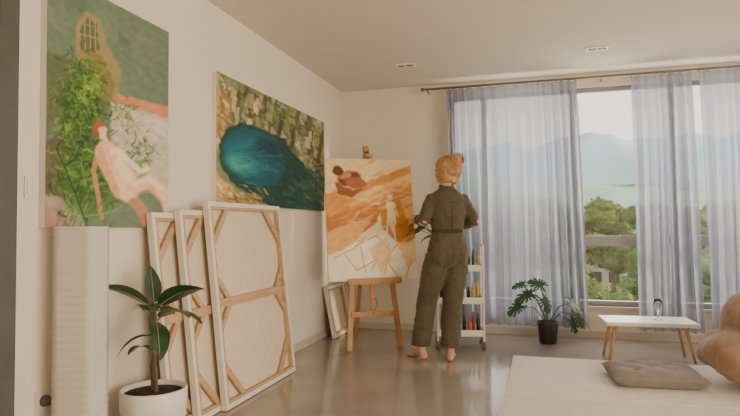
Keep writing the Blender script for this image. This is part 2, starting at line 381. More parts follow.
# --- painting 2 : rocky pool
p=Pic(340,190,persp(216,323,70,125,202,211,4.07,6.06),(122,126,98))
GR=[(96,116,76),(74,92,62),(132,142,88),(160,158,108),(60,78,56)]; RK=[(176,166,142),(120,114,94),(204,190,158),(92,90,76),(150,144,118)]
p.dabs(240,262,104,40,24,GR+RK,9,2.6,66,seed=60,al=.6); p.dabs(300,302,140,26,34,RK+RK+GR,9,2.8,66,seed=62,al=.65)
p.dabs(170,222,112,9,36,[(206,160,104),(178,112,66),(146,112,74),(226,204,158),(110,112,76)],8,2,72,seed=4)
r=random.Random(17)
for i in range(40):
    x=r.uniform(232,322); y=84+(x-238)*.5+r.uniform(-8,28); h=r.uniform(14,28); wd_=r.uniform(4,8); k=r.uniform(.8,1.1)
    p.poly([(x,y),(x+wd_,y+wd_*.7),(x+wd_*.6,y+h),(x-wd_*.5,y+h*.8),(x-wd_*.7,y+h*.3)],(84*k,84*k,64*k),.8,wob=.4,soft=2)
    p.poly([(x-.5,y),(x+wd_*.45,y+wd_*.5),(x+wd_*.1,y+h*.8),(x-wd_*.5,y+h*.7),(x-wd_*.6,y+h*.3)],r.choice([(196*k,184*k,154*k),(170*k,162*k,134*k),(150*k,148*k,102*k),(208*k,188*k,140*k)]),.8,wob=.4,soft=2)
p.dabs(120,284,118,38,26,GR,5,1.6,50,seed=63,al=.6)
p.poly([(219,142),(226,128),(242,122),(258,128),(270,134),(284,140),(290,152),(302,164),(316,182),(320,214),(276,209),(250,196),(230,180),(219,162)],(40,70,66),soft=2)
p.poly([(222,144),(230,131),(244,126),(258,132),(274,140),(280,152),(284,168),(276,184),(258,188),(240,180),(226,164)],(28,84,92),soft=3)
p.ell(246,154,20,15,(34,108,116),25,soft=.7); p.ell(240,164,15,8,(76,150,142),25,soft=.9); p.ell(266,150,14,10,(20,58,70),30,soft=.8)
p.dabs(120,252,160,26,20,[(36,108,116),(20,76,88),(72,142,138),(28,92,102)],10,1.2,10,seed=61,al=.4,spread=.15)
p.dabs(200,304,190,20,20,[(36,88,80),(30,68,62),(80,112,84),(50,98,90),(110,118,80),(28,58,56)],7,1.8,35,seed=7)
p.poly([(212,168),(222,178),(244,196),(276,209),(276,216),(210,212)],(196,166,118),soft=3); p.dabs(170,234,195,24,10,[(206,154,96),(228,206,164),(120,108,72),(98,112,74)],7,1.6,34,seed=8)
p.line([(268,97),(268,208)],.4,(60,70,60),.5)
painting('painting_rocky_pool',(XL+.035,3.53,2.225),(0,2.09,0),(0,0,-.92),.034,p,1.06,split=.5,sat=1.15,con=1.1)

# ---------------------------------------------------------------- stacked canvases seen from the back
def stretched_back(name,Y0,Y1,xb,xt,H,bars=True):
    h=math.sqrt(H*H+(xt-xb)**2); w=Y1-Y0
    up=V((xt-xb,0,H)).normalized(); n=V((up.z,0,-up.x))
    T=Matrix(((0,up.x,n.x,xb),(1,up.y,n.y,Y0),(0,up.z,n.z,0.006),(0,0,0,1)))
    b=B(); t=.035
    b.box((0,0,-t),(w,h,-t+.004),'linen',T)
    for (lo,hi) in (((0,0),(.008,h)),((w-.008,0),(w,h)),((.008,0),(w-.008,.008)),((.008,h-.008),(w-.008,h))):
        b.box((lo[0],lo[1],-t+.004),(hi[0],hi[1],.001),'cedge',T)
    s=.05
    b.box((.008,.008,-t+.008),(s,h-.008,0),'pine',T); b.box((w-s,.008,-t+.008),(w-.008,h-.008,0),'pine',T)
    b.box((s,.008,-t+.008),(w-s,s,0),'pine',T); b.box((s,h-s,-t+.008),(w-s,h-.008,0),'pine',T)
    for (lo,hi) in (((0,0),(.03,h)),((w-.03,0),(w,h)),((.03,0),(w-.03,.03)),((.03,h-.03),(w-.03,h))):
        b.box((lo[0],lo[1],.0),(hi[0],hi[1],.002),'cedge',T)
    if bars:
        b.box((s,h*.5-.026,-t+.012),(w-s,h*.5+.026,-.003),'pine',T)
        for (cx,cy,sx,sy) in ((s,s,1,1),(w-s,s,-1,1),(s,h-s,1,-1),(w-s,h-s,-1,-1)):
            b.beam((cx-.01*sx,cy+.22*sy,-.012),(cx+.20*sx,cy-.01*sy,-.012),.042,.016,'pine',up=(0,0,1),T=T)
        for (cx,sx) in ((s,1),(w-s,-1)):
            for sy in(1,-1): b.beam((cx-.01*sx,h*.5+.17*sy,-.012),(cx+.13*sx,h*.5+.01*sy,-.012),.036,.016,'pine',up=(0,0,1),T=T)
    return b.done(name)
stretched_back('stretched_canvas',3.22,4.27,-1.872,-2.012,1.30)
stretched_back('stretched_canvas',2.98,3.95,-1.914,-2.053,1.24)
stretched_back('stretched_canvas',2.78,3.7,-1.956,-2.094,1.22)
stretched_back('small_canvas',5.62,6.15,-2.02,-2.12,.52,bars=False)

# ---------------------------------------------------------------- easel with painting
ea=math.radians(34); w=V((math.cos(ea),math.sin(ea),0)); back=V((-math.sin(ea),math.cos(ea),0))
C=V((-1.49,5.22,0))
lean=math.tan(math.radians(8)); zb,zt=.64,1.79
ES=empty('easel',tuple(C))
ET=Matrix(((w.x,back.x,0,C.x),(w.y,back.y,0,C.y),(0,0,1,0),(0,0,0,1)))
b=B()
def lp(x,y,z): return (x,y+(z-zb)*lean,z)
for s in(-1,1):
    b.beam(lp(s*.25,.07,0.004),lp(s*.12,.05,1.55),.045,.028,'wood',up=tuple((0,1,0)),T=ET)
b.beam(lp(0,.075,.35),lp(0,.075,1.93),.045,.024,'wood',up=(0,1,0),T=ET)
b.beam(lp(0,.085,1.5),(0,.62,.004),.035,.028,'wood',up=(0,1,0),T=ET)
b.beam(lp(-.14,.05,1.5),lp(.14,.05,1.5),.05,.02,'wood',T=ET)
b.beam(lp(-.22,.05,.33),lp(.22,.05,.33),.022,.05,'wood',T=ET)
b.beam(lp(-.26,.01,zb-.02),lp(.26,.01,zb-.02),.075,.028,'wood',T=ET)
b.beam(lp(-.26,-.03,zb-.0),lp(.26,-.03,zb-.0),.014,.05,'wood',T=ET)
b.beam(lp(-.035,.0,zt+.035),lp(.035,.0,zt+.035),.13,.03,'wood',T=ET)
b.beam(lp(0,.045,zt-.02),lp(0,.045,zt+.12),.05,.03,'wood',up=(0,1,0),T=ET)
b.tube([lp(0,.0,.48),lp(.02,-.01,.42),lp(0,.02,.38),lp(-.02,0,.33)],.004,'dark',8,T=ET)
b.tube([lp(0,.045,zt+.07),lp(0,-.0,zt+.07)],.014,'metal',12,T=ET)
b.done('easel_frame',ES)
p=Pic(190,250,persp(324,409,159,159,286,281,5.3,5.62),(230,214,188))
p.poly([(320,150),(415,150),(415,180),(370,190),(320,196)],(232,206,164),soft=4); p.poly([(320,198),(352,188),(415,162),(415,190),(372,206),(345,222),(320,232)],(204,150,92),soft=2)
p.poly([(345,200),(415,170),(415,178),(365,205)],(226,186,132),soft=3); p.poly([(320,222),(356,210),(380,206),(372,226),(345,246),(320,262)],(182,126,74),soft=2)
p.poly([(320,238),(350,224),(368,222),(350,246),(320,268)],(218,172,118),soft=3); p.poly([(376,206),(415,190),(415,236),(396,250),(378,232)],(196,140,84),soft=2); p.poly([(396,200),(415,194),(415,222),(404,226)],(222,180,126),soft=3)
p.dabs(110,366,204,50,40,[(226,186,128),(182,126,72),(240,214,166),(208,156,98)],16,2.0,-24,seed=11,al=.4,spread=.2)
p.poly([(320,262),(350,248),(378,232),(396,248),(415,238),(415,290),(320,290)],(236,226,208),soft=2)
p.ell(348,180,12,7.5,(126,84,60),-15); p.ell(337,172,5.5,5,(118,78,58)); p.ell(354,184,11,6,(166,114,82),10); p.ell(345,177,6,3,(190,146,112),-20); p.poly([(334,184),(350,192),(362,190),(350,200),(336,196)],(148,100,68),soft=2)
p.ell(387,198,2.6,3.4,(234,212,182)); p.poly([(383,203),(391,203),(392,222),(388,236),(384,222)],(238,218,188),soft=1); p.line([(391,204),(394,218)],1.4,(226,196,160)); p.line([(384,222),(381,244)],2,(238,218,188)); p.line([(389,222),(390,244)],2,(232,208,174))
for (q) in ([(350,250),(372,238),(384,252),(378,276)],[(384,246),(366,272)],[(396,240),(404,262),(398,280)],[(392,246),(380,262),(392,282)],[(340,258),(352,274),(372,262)],[(330,262),(350,252),(362,240)],[(356,250),(360,276)],[(402,246),(410,266)]): p.line(q,1.1,(204,150,98),.9)
p.poly([(364,252),(380,240),(386,262),(374,276)],(226,190,150),.8,soft=2); p.poly([(392,246),(410,240),(412,262),(400,270)],(230,198,158),.8,soft=2)
wd=.87; up=(back*lean+V((0,0,1))); Ht=zt-zb
bl=C-w*(wd/2)+V((0,0,zb)); tl=bl+up*Ht
painting('canvas_painting',tuple(tl),tuple(w*wd),tuple(-up*Ht),.034,p,1.0,parent=ES,sat=1.05,con=1.22)

# ---------------------------------------------------------------- paper floor lamp
cx,cy=-2.02,2.19; T=Matrix.Translation((cx,cy,0))@Matrix.Rotation(math.radians(14),4,'Z')
b=B(); hw=.085; vs=[];fs=[]; rows=200; per=24
for j in range(rows+1):
    z=.03+1.115*j/rows
    off=.0011*math.sin(j*2*math.pi/6.0)
    for k in range(per):
        s=k//6; t=(k%6)/6; c=[(-1,-1),(1,-1),(1,1),(-1,1)]; a=c[s]; d=c[(s+1)%4]
        x=(a[0]+(d[0]-a[0])*t)*(hw+off*random.uniform(.5,1.3)); y=(a[1]+(d[1]-a[1])*t)*(hw+off*random.uniform(.5,1.3)); vs.append((x,y,z+random.uniform(-.0015,.0015)))
for j in range(rows):
    for k in range(per): k2=(k+1)%per; fs.append((j*per+k,j*per+k2,(j+1)*per+k2,(j+1)*per+k))
b.add(vs,fs,'paper',True,T)
for s in((-1,-1),(1,-1),(1,1),(-1,1)): b.beam((s[0]*.075,s[1]*.075,0),(s[0]*.075,s[1]*.075,1.14),.008,.008,'metal',T=T)
for z in(.02,1.135):
    for a,d in (((-1,-1),(1,-1)),((1,-1),(1,1)),((1,1),(-1,1)),((-1,1),(-1,-1))): b.beam((a[0]*.078,a[1]*.078,z),(d[0]*.078,d[1]*.078,z),.008,.008,'metal',T=T)
b.lathe([(.03,.3),(.03,.36),(.045,.42),(.03,.47),(.0,.48)],'white',16,T=T); b.tube([(0,0,.02),(0,0,.3)],.008,'metal',8,T=T); b.beam((-.08,0,.02),(.08,0,.02),.01,.008,'metal',T=T)
b.done('paper_floor_lamp')

# ---------------------------------------------------------------- plants
def leaf(b,base,d,L,W,m,droop=.3,side=None,midm=None,fold=.25,nl=10):
    base=V(base); d=V(d).normalized(); up=V((0,0,1)); s=d.cross(up)
    if s.length<.1: s=V((1,0,0))
    s.normalize()
    if side: s=(Matrix.Rotation(side,3,d)@s)
    p=base.copy(); dd=d.copy(); vs=[];fs=[]; nw=7
    for i in range(nl+1):
        t=i/nl; wd=W/2*(math.sin(math.pi*min(1,t*.96+.04)**.8)**.75)
        nn=s.cross(dd).normalized()
        for k in range(nw):
            q=(k-(nw-1)/2)/((nw-1)/2); vs.append(p+s*q*wd+nn*(abs(q)*wd*fold))
        dd=(dd+V((0,0,-droop/nl*(1+t)))).normalized(); p=p+dd*(L/nl)
    for i in range(nl):
        for k in range(nw-1): a=i*nw+k; fs.append((a,a+1,a+nw+1,a+nw))
    b.add(vs,fs,m)
    if midm:
        mid=[vs[i*nw+3]+V((0,0,.0025)) for i in range(nl)]; b.tube(mid,[.0035*(1-.7*i/nl) for i in range(nl)],midm,6)
px,py=-1.92,2.58
P0=empty('potted_rubber_plant',(px,py,0))
b=B(); b.lathe([(.10,0),(.125,.01),(.15,.1),(.163,.22),(.166,.31),(.16,.318),(.15,.31),(.15,.29),(.0,.285)],'ptwhite',40,c=(px,py,0)); b.done('pot',P0)
b=B(); b.lathe([(.149,.27),(.149,.292),(.06,.3),(.0,.3)],'soil',24,c=(px,py,0)); b.done('soil',P0)
b=B(); st=[(px,py,.28),(px-.01,py,.42),(px+.012,py+.01,.58),(px,py,.72)]; b.tube(st,[.013,.011,.009,.007],'bark',10); b.tube([(px+.03,py-.02,.28),(px+.035,py-.03,.40),(px+.02,py-.03,.52)],[.01,.008,.005],'bark',8)
b.done('trunk',P0)
R_=V((.96,.281,0)); F_=V((-.281,.96,0))
b=B(); top=V((px,py,.71))
def L3(r,f,z): return R_*r+F_*f+V((0,0,z))
for (bs,d,L,W,dr,sd) in [ (top,L3(-.85,-.2,.72),.27,.115,.5,.6),(top,L3(.95,-.25,.75),.28,.115,.5,-.6),(top,L3(1,-.4,.12),.27,.12,.5,-.3),(top-V((0,0,.05)),L3(.45,-.9,.0),.27,.12,1.2,-.6),
   (top,L3(-.2,.3,1),.2,.095,.2,0.3),(top-V((0,0,.03)),L3(-.5,.8,.4),.24,.11,.7,0),(top-V((0,0,.06)),L3(.4,.9,.4),.24,.11,.8,0),(top-V((0,0,.12)),L3(-.9,-.5,-.1),.17,.075,.9,.3),
   (V((px+.02,py-.03,.51)),L3(-.35,-.8,.5),.14,.06,.9,.1)]:
    d=V(d).normalized(); b.tube([bs,bs+d*.05],[.004,.003],'stem',6); leaf(b,bs+d*.045,d,L,W,'leafd',dr,sd,'leafl')
b.done('leaves',P0)

def monstera(b,c,nrm,tip,S,m='monst'):
    c=V(c); n=V(nrm).normalized(); t=V(tip); t=(t-n*t.dot(n)).normalized(); s=t.cross(n)
    vs=[c]; out=[]; N=72
    for i in range(N):
        a=2*math.pi*i/N
        aa=abs(((a+math.pi)%(2*math.pi))-math.pi)
        r=.62+.38*math.cos(aa)**2*(1 if aa<1.57 else .35)
        if aa>2.75: r*=.35+.2*(3.14-aa)
        elif aa>.35:
            ph=(aa-.35)/(2.4)*5
            if (ph%1)<.28: r*=.5
        x=math.sin(a)*r*S*.85; y=math.cos(a)*r*S
        out.append(c+s*x+t*y-n*(.25*(x*x+y*y)/S)+V((0,0,-.15*S*max(0,math.cos(a))*r)))
    vs+=out; b.add(vs,[(0,1+i,1+(i+1)%N) for i in range(N)],m)
mx,my=.06,5.92
P1=empty('potted_monstera',(mx,my,0))
b=B(); b.lathe([(.07,0),(.08,.005),(.098,.19),(.104,.21),(.094,.21),(.09,.185),(0,.18)],'potd',32,c=(mx,my,0)); b.done('pot',P1)
b=B()
for (r,f,z,nr,nf,nz,tr,tz,S) in [(-.20,-.05,.48,-.3,-.6,.7,-1,-.1,.14),(-.10,-.1,.58,0,-.8,.5,-.4,.3,.12),(-.29,-.02,.36,-.3,-.7,.5,-1,-.5,.12),(-.06,-.1,.42,.2,-.9,.3,.3,-.6,.11),
    (.22,-.06,.40,.5,-.6,.5,1,-.3,.12),(.28,-.06,.28,.5,-.8,.2,.6,-.9,.12),(-.24,.04,.57,-.3,-.5,.7,-.9,.3,.10),(.2,-.1,.22,.2,-.9,.3,.4,-.9,.10)]:
    c=V((mx,my,0))+L3(r,f,z); c.y=min(c.y,YB-.42)
    b.tube([(mx,my,.18),V((mx,my,.18)).lerp(c,.45)+V((0,0,.08)),c],[.006,.005,.003],'stem',7)
    monstera(b,c,L3(nr,nf,nz),L3(tr,0,tz),S)
b.done('leaves',P1)

# ---------------------------------------------------------------- coffee table
tx,ty=.86,5.42; T=Matrix.Translation((tx,ty,0))@Matrix.Rotation(math.radians(4),4,'Z')
CT=empty('coffee_table',(tx,ty,0))
b=B(); b.box((-.36,-.2,.30),(.36,.2,.335),'white',T); o=b.done('top',CT,bevel=.01)
b=B()
for sx in(-1,1):
    for sy in(-1,1): b.tube([(sx*.27,sy*.11,.30),(sx*.33,sy*.14,.0)],[.018,.011],'twood',12,T=T,capround=False)
    b.beam((sx*.27,-.12,.29),(sx*.27,.12,.29),.04,.018,'twood',T=T)
b.done('legs',CT)
g=(.95,5.44,.336)
b=B(); b.lathe([(.032,0),(.032,.004),(.006,.01),(.005,.06),(.02,.075),(.034,.10),(.037,.13),(.032,.17),(.030,.17),(.035,.13),(.032,.102),(.018,.08),(.0,.078)],'glass',24,c=g); b.done('wine_glass')

# ---------------------------------------------------------------- rugs
def slab(name,pts,z0,z1,m):
    b=B(); n=len(pts); b.add([(x,y,z0) for x,y in pts]+[(x,y,z1) for x,y in pts],[tuple(range(n))[::-1],tuple(range(n,2*n))]+[(i,(i+1)%n,n+(i+1)%n,n+i) for i in range(n)],m,False)
    return b.done(name,bevel=.004)
slab('area_rug',[(-.24,3.98),(2.7,4.16),(2.7,5.24),(-.24,5.22)],0,.014,'rug')
slab('floor_mat',[(-.3,2.5),(2.7,2.5),(2.7,4.148),(-.243,3.97)],0,.010,'rug2')

# ---------------------------------------------------------------- beanbag, cushion
BB=empty('beanbag_chair',(1.48,4.60,0)); b=B()
b.ell((1.49,4.58,.205),(.44,.44,.19),'bean',nu=40,nv=24); b.ell((1.37,4.48,.21),(.31,.31,.18),'bean',nu=32,nv=20); b.ell((1.56,4.64,.42),(.35,.34,.25),'bean',nu=32,nv=20); b.ell((1.64,4.70,.58),(.20,.19,.13),'bean')
b.v=[(x,y,z+.04) for x,y,z in b.v]; o=b.done('fabric_bag',BB); soften(o,.014,7,'bagfolds',.16,.055)

cxx,cyy=.76,4.60; N=40; vs=[];fs=[]
T=Matrix.Translation((cxx,cyy,.015))@Matrix.Rotation(math.radians(4),4,'Z')
def cush(sgn):
    for j in range(N+1):
        for i in range(N+1):
            u=-1+2*i/N; v=-1+2*j/N
            e=(max(0,1-abs(u)**4))**.5*(max(0,1-abs(v)**4))**.5
            h=.06*e
            dimp=sum(.02*math.exp(-((u-a)**2+(v-c)**2)/.02) for a,c in((-.4,-.4),(.4,-.4),(-.4,.4),(.4,.4),(0,0)))
            h-=dimp*min(1,e) if sgn>0 else 0
            pin=1-.06*(1-abs(u)**2)*abs(v)**6
            pin2=1-.06*(1-abs(v)**2)*abs(u)**6
            w=.006*math.sin(9*u+7*v)*e
            vs.append(T@V((u*.31*pin2,v*.25*pin,.06+(h+w if sgn>0 else -min(.06,h*1.4)))))
cush(1)
for j in range(N):
    for i in range(N): a=j*(N+1)+i; fs.append((a,a+1,a+N+2,a+N+1))
k0=len(vs); cush(-1)
for j in range(N):
    for i in range(N): a=k0+j*(N+1)+i; fs.append((a,a+N+1,a+N+2,a+1))
b=B(); b.add(vs,fs,'cush')
for a,c in((-.4,-.4),(.4,-.4),(-.4,.4),(.4,.4),(0,0)): b.ell(T@V((a*.31,c*.25,.102)),(.014,.014,.006),'cush',nu=12,nv=6)
b.done('floor_cushion')

# ---------------------------------------------------------------- trolley with art supplies
kx,ky=-.74,5.55; T=Matrix.Translation((kx,ky,0))@Matrix.Rotation(math.radians(10),4,'Z')
TR=empty('utility_trolley',(kx,ky,0)); b=B()
hx,hy=.21,.15
for sx in(-1,1):
    for sy in(-1,1):
        b.tube([(sx*hx,sy*hy,.075),(sx*hx,sy*hy,.93)],.009,'white',10,T=T)
        b.lathe([(.0,-.02),(.018,-.019),(.022,0),(.018,.019),(0,.02)],'dark',16,T=T@Matrix.Translation((sx*hx,sy*hy,.023))@Matrix.Rotation(math.pi/2,4,'X')); b.beam((sx*hx,sy*hy,.03),(sx*hx,sy*hy,.08),.02,.03,'metal',T=T)
    b.tube([(sx*hx,-hy,.93),(sx*hx,-hy*.8,.96),(sx*hx,hy*.8,.96),(sx*hx,hy,.93)],.009,'white',10,T=T)
for z in(.12,.42,.72):
    b.box((-hx,-hy,z),(hx,hy,z+.006),'white',T)
    for (lo,hi) in (((-hx,-hy),(hx,-hy+.005)),((-hx,hy-.005),(hx,hy)),((-hx,-hy),(-hx+.005,hy)),((hx-.005,-hy),(hx,hy))): b.box((lo[0],lo[1],z),(hi[0],hi[1],z+.06),'white',T)
b.done('frame',TR)
b=B(); r=random.Random(8)
for z in(.126,.426,.726):
    for i in range(9):
        x=-.17+.042*i; y=r.uniform(-.09,.09); h=r.uniform(.12,.22); rr=r.uniform(.014,.02); m=r.choice(['red','yel','blu','white','potd','leafd','pine'])
        b.lathe([(rr,0),(rr,h*.7),(rr*.5,h*.82),(rr*.5,h),(0,h)],m,14,T=T@Matrix.Translation((x,y,z)))
b.done('paint_bottles',TR)
b=B(); b.lathe([(.05,0),(.06,.12),(.05,.12),(.0,.11)],'ptwhite',24,T=T@Matrix.Translation((-.14,.08,.88))); b.box((-.215,.0,.87),(-.06,.15,.88),'pine',T)
r=random.Random(3)
for i in range(18):
    a=r.uniform(0,6.28); base=T@V((-.14,.08,.99)); d=V((math.cos(a)*.6-.55,math.sin(a)*.5,r.uniform(.4,1.5))); L=r.uniform(.12,.34); q=base+d.normalized()*L
    b.tube([base,q],[.004,.003],'stem',6); leaf(b,q,d+V((0,0,-.5)),.15,.07,'monst',.8,r.uniform(-.6,.6))
b.done('houseplant',TR)

# ---------------------------------------------------------------- woman
O=V((-.765,4.98,0)); fw=V((-.50,.866,0)).normalized(); rt=V((fw.y,-fw.x,0))
SC=.985
WT=Matrix(((rt.x*SC,fw.x*SC,0,O.x),(rt.y*SC,fw.y*SC,0,O.y),(0,0,SC,0),(0,0,0,1)))
WO=empty('woman',tuple(O))
def loft(b,secs,m,sides=28,T=None):
    vs=[];fs=[]
    for (cx_,cy_,z,rx,ry) in secs:
        for k in range(sides):
            a=2*math.pi*k/sides; ca,sa=math.cos(a),math.sin(a)
            e=.85
            vs.append((cx_+rx*math.copysign(abs(ca)**e,ca),cy_+ry*math.copysign(abs(sa)**e,sa),z))
    for j in range(len(secs)-1):
        for k in range(sides): k2=(k+1)%sides; fs.append((j*sides+k,j*sides+k2,(j+1)*sides+k2,(j+1)*sides+k))
    fs.append(tuple(range(sides))[::-1]); fs.append(tuple((len(secs)-1)*sides+k for k in range(sides)))
    b.add(vs,fs,m,True,T)
LA=V((-.215,.10,.075)); RA=V((.005,-.03,.075))
LK=V((-.165,.10,.48)); RK=V((.05,.03,.47)); LH=V((-.095,.0,.88)); RH=V((.085,.0,.88))
LS=V((-.143,0,1.392)); RS=V((.150,0,1.388)); LE=V((-.235,-.04,1.195)); RE=V((.245,-.04,1.19)); LW=V((-.22,.19,1.23)); RW=V((.12,.19,1.16))
b=B()
loft(b,[(0,0,.80,.10,.09),(0,-.005,.85,.165,.125),(0,-.012,.92,.183,.138),(0,-.01,.99,.172,.126),(0,0,1.06,.15,.106),(0,0,1.115,.134,.098),(0,0,1.17,.146,.106),(0,0,1.26,.162,.116),(0,0,1.35,.172,.114),(0,0,1.405,.165,.095),(0,0,1.445,.125,.078),(0,0,1.475,.08,.066),(0,.005,1.505,.06,.06)],'suit')
for (H_,K_,A_,s) in ((LH,LK,LA,-1),(RH,RK,RA,1)):
    q=V((A_.x,A_.y,.125)); b.tube([H_+V((0,0,.02)),H_.lerp(K_,.3),H_.lerp(K_,.65),K_,K_.lerp(q,.35),K_.lerp(q,.7),q],[.105,.110,.098,.088,.086,.086,.088],'suit',20,capround=False)
    b.ell(H_+V((s*-.01,-.05,.02)),(.095,.09,.10),'suit')
for (S_,E_,W_) in ((LS,LE,LW),(RS,RE,RW)):
    q=E_.lerp(W_,.45); b.tube([S_,S_.lerp(E_,.35),S_.lerp(E_,.75),E_,E_.lerp(q,.5),q],[.056,.055,.05,.047,.046,.045],'suit',16)
b.ell((0,.02,1.33),(.135,.12,.07),'suit')
b.v=[tuple(WT@V(p)) for p in b.v]
o=b.done('jumpsuit',WO); soften(o,.008,8,'folds',.055,.02)
b=B()
def ring(b,c,rx,ry,w,t,m,tilt=0,n=40):
    pts=[]
    for k in range(n+1):
        a=2*math.pi*k/n; pts.append(V(c)+V((rx*math.cos(a),ry*math.sin(a),tilt*math.sin(a))))
    b.tube(pts,w,m,8,capround=False,flat=(t,1),up=(0,0,1))
ring(b,(0,0,1.112),.139,.102,.017,.35,'suitd')
ring(b,(0,.005,1.50),.061,.061,.016,.5,'suit',.012)
ring(b,(LA.x,LA.y,.128),.086,.086,.009,.8,'suit'); ring(b,(RA.x,RA.y,.128),.086,.086,.009,.8,'suit')
for (E_,W_) in ((LE,LW),(RE,RW)):
    q=E_.lerp(W_,.5); d=(W_-E_).normalized(); b.tube([q-d*.035,q+d*.025],[.049,.048],'suit',16,capround=False)
b.tube([(0,-.125,1.30),(0,-.112,1.12)],.003,'suitd',6); b.tube([(-.12,-.095,1.37),(0,-.115,1.36),(.12,-.095,1.37)],.003,'suitd',6)
b.v=[tuple(WT@V(p)) for p in b.v]; b.done('jumpsuit_trim',WO)
b=B()
loft(b,[(0,0,.84,.12,.09),(0,0,.95,.14,.1),(0,0,1.1,.11,.08),(0,0,1.3,.14,.09),(0,0,1.41,.13,.07),(0,0,1.455,.07,.055)],'skin')
b.tube([(0,-.005,1.42),(0,.008,1.50),(-.005,.02,1.56)],[.052,.048,.050],'skin',16)
hT=Matrix.Translation((.005,.03,1.635))@Matrix.Rotation(math.radians(28),4,'Z')@Matrix.Rotation(math.radians(-8),4,'X')
b.ell((0,-.005,.02),(.074,.092,.098),'skin',hT); b.ell((0,.028,-.045),(.055,.058,.068),'skin',hT); b.ell((0,.052,-.088),(.026,.024,.02),'skin',hT)
b.tube([(0,.084,.01),(0,.106,-.03)],[.008,.013],'skin',10,T=hT); b.ell((0,.088,.03),(.05,.012,.012),'skin',hT)
b.ell((0,.086,-.062),(.024,.01,.009),'skin',hT)
for s in(-1,1): b.ell((s*.075,-.005,-.008),(.010,.02,.032),'skin',hT); b.ell((s*.04,.062,-.02),(.026,.024,.024),'skin',hT)
for (H_,K_,A_) in ((LH,LK,LA),(RH,RK,RA)):
    b.tube([H_,H_.lerp(K_,.5),K_,K_.lerp(A_,.35),K_.lerp(A_,.75),A_],[.085,.075,.052,.055,.038,.034],'skin',14)
def foot(A_,d,sg):
    d=V((d[0],d[1],0)).normalized(); s=V((d.y,-d.x,0))
    Z=Matrix(((s.x,d.x,0,A_.x),(s.y,d.y,0,A_.y),(0,0,1,0),(0,0,0,1)))
    b.ell((0,-.035,.032),(.031,.036,.032),'skin',Z)
    b.tube([(0,-.02,.055),(0,.04,.05),(0,.10,.032),(0,.15,.022)],[.032,.033,.03,.02],'skin',14,T=Z,flat=(1.15,.9))
    b.ell((0,.125,.02),(.045,.045,.02),'skin',Z)
    for (x,L,r) in [(.032,.187,.013),(.012,.183,.010),(-.004,.176,.009),(-.019,.167,.0085),(-.033,.155,.008)]:
        b.tube([(x*sg,.13,.016),(x*sg,L,r+.002)],[r,r],'skin',10,T=Z)
foot(LA,(-.35,1),1); foot(RA,(.45,1),-1)
def hand(E_,W_,side,palmdown,curl):
    d=(W_-E_).normalized(); n=V(palmdown); n=(n-d*n.dot(d)).normalized(); s=d.cross(n)
    b.tube([E_,E_.lerp(W_,.3),E_.lerp(W_,.8),W_],[.040,.040,.030,.026],'skin',14)
    Z=Matrix(((s.x,d.x,-n.x,W_.x),(s.y,d.y,-n.y,W_.y),(s.z,d.z,-n.z,W_.z),(0,0,0,1)))
    b.tube([(0,-.01,0),(0,.03,0),(0,.075,0)],[.024,.030,.030],'skin',14,T=Z,flat=(1.3,.55),up=(0,0,1))
    for i,(x,L) in enumerate([(-.030,.070),(-.010,.078),(.010,.072),(.029,.058)]):
        x*=side
        p0=V((x,.078,0)); a=curl*.6; p1=p0+V((0,math.cos(a),-math.sin(a)))*L*.45; a=curl*1.4; p2=p1+V((0,math.cos(a),-math.sin(a)))*L*.32; a=curl*2.0; p3=p2+V((0,math.cos(a),-math.sin(a)))*L*.25
        b.tube([p0,p1,p2,p3],[.0095,.009,.008,.007],'skin',10,T=Z)
    b.tube([(-.024*side,.015,-.005),(-.046*side,.045,-.018),(-.044*side,.072,-.034),(-.034*side,.09,-.042)],[.014,.012,.010,.008],'skin',10,T=Z)
    return Z
Z1=hand(LE,LW,-1,(.4,0,-1),.9)
Z2=hand(RE,RW,1,(0,0,-1),.8)
b.v=[tuple(WT@V(p)) for p in b.v]
o=b.done('body',WO); soften(o,.0045,3)
b=B()
for s in(-1,1): b.ell((s*.03,.083,.0),(.014,.009,.008),'eye',hT); b.ell((s*.03,.0905,.0),(.006,.003,.006),'iris',hT); b.tube([(s*.014,.096,.022),(s*.03,.094,.027),(s*.048,.083,.021)],.003,'hair',6,T=hT)
b.ell((0,.097,-.060),(.021,.005,.004),'cream',hT); b.ell((0,.095,-.067),(.017,.006,.005),'cream',hT)
b.v=[tuple(WT@V(p)) for p in b.v]; b.done('face_features',WO)
# hair : loose waves pinned into a messy bun
b=B(); HT=WT@hT
b.ell((0,-.02,.035),(.094,.103,.098),'hair',HT); b.ell((0,-.05,-.02),(.098,.075,.08),'hair',HT); b.ell((.055,-.045,-.06),(.05,.05,.06),'hair',HT); b.ell((-.05,-.045,-.055),(.045,.05,.055),'hair',HT); b.ell((.01,-.075,.075),(.06,.05,.05),'hair',HT)
b.ell((.01,-.115,.075),(.06,.05,.055),'hair',HT); b.ell((-.02,-.085,-.075),(.035,.03,.04),'hair',HT)
o=b.done('hair',WO); soften(o,.006,4,'hairn',.035,.022)
b=B(); r=random.Random(5)
for i in range(260):
    a=r.uniform(math.radians(150),math.radians(390)); e0=r.uniform(.6,1.5); ks=r.uniform(.98,1.10)
    pts=[]
    for k in range(9):
        t=k/8; el=e0-t*(e0+.95+r.uniform(-.1,.1)); aa=a+.22*math.sin(5*t+i)
        rx,ry,rz=.103*ks,.106*ks,.104*ks
        pts.append(V((rx*math.cos(el)*math.cos(aa),-.03+ry*math.cos(el)*math.sin(aa),.015+rz*math.sin(el)*1.1))+V((r.gauss(0,.003),r.gauss(0,.003),r.gauss(0,.003))))
    b.tube(pts,[.0025,.003,.003,.003,.003,.003,.0025,.002,.001],'hair',5,T=HT,capround=False)
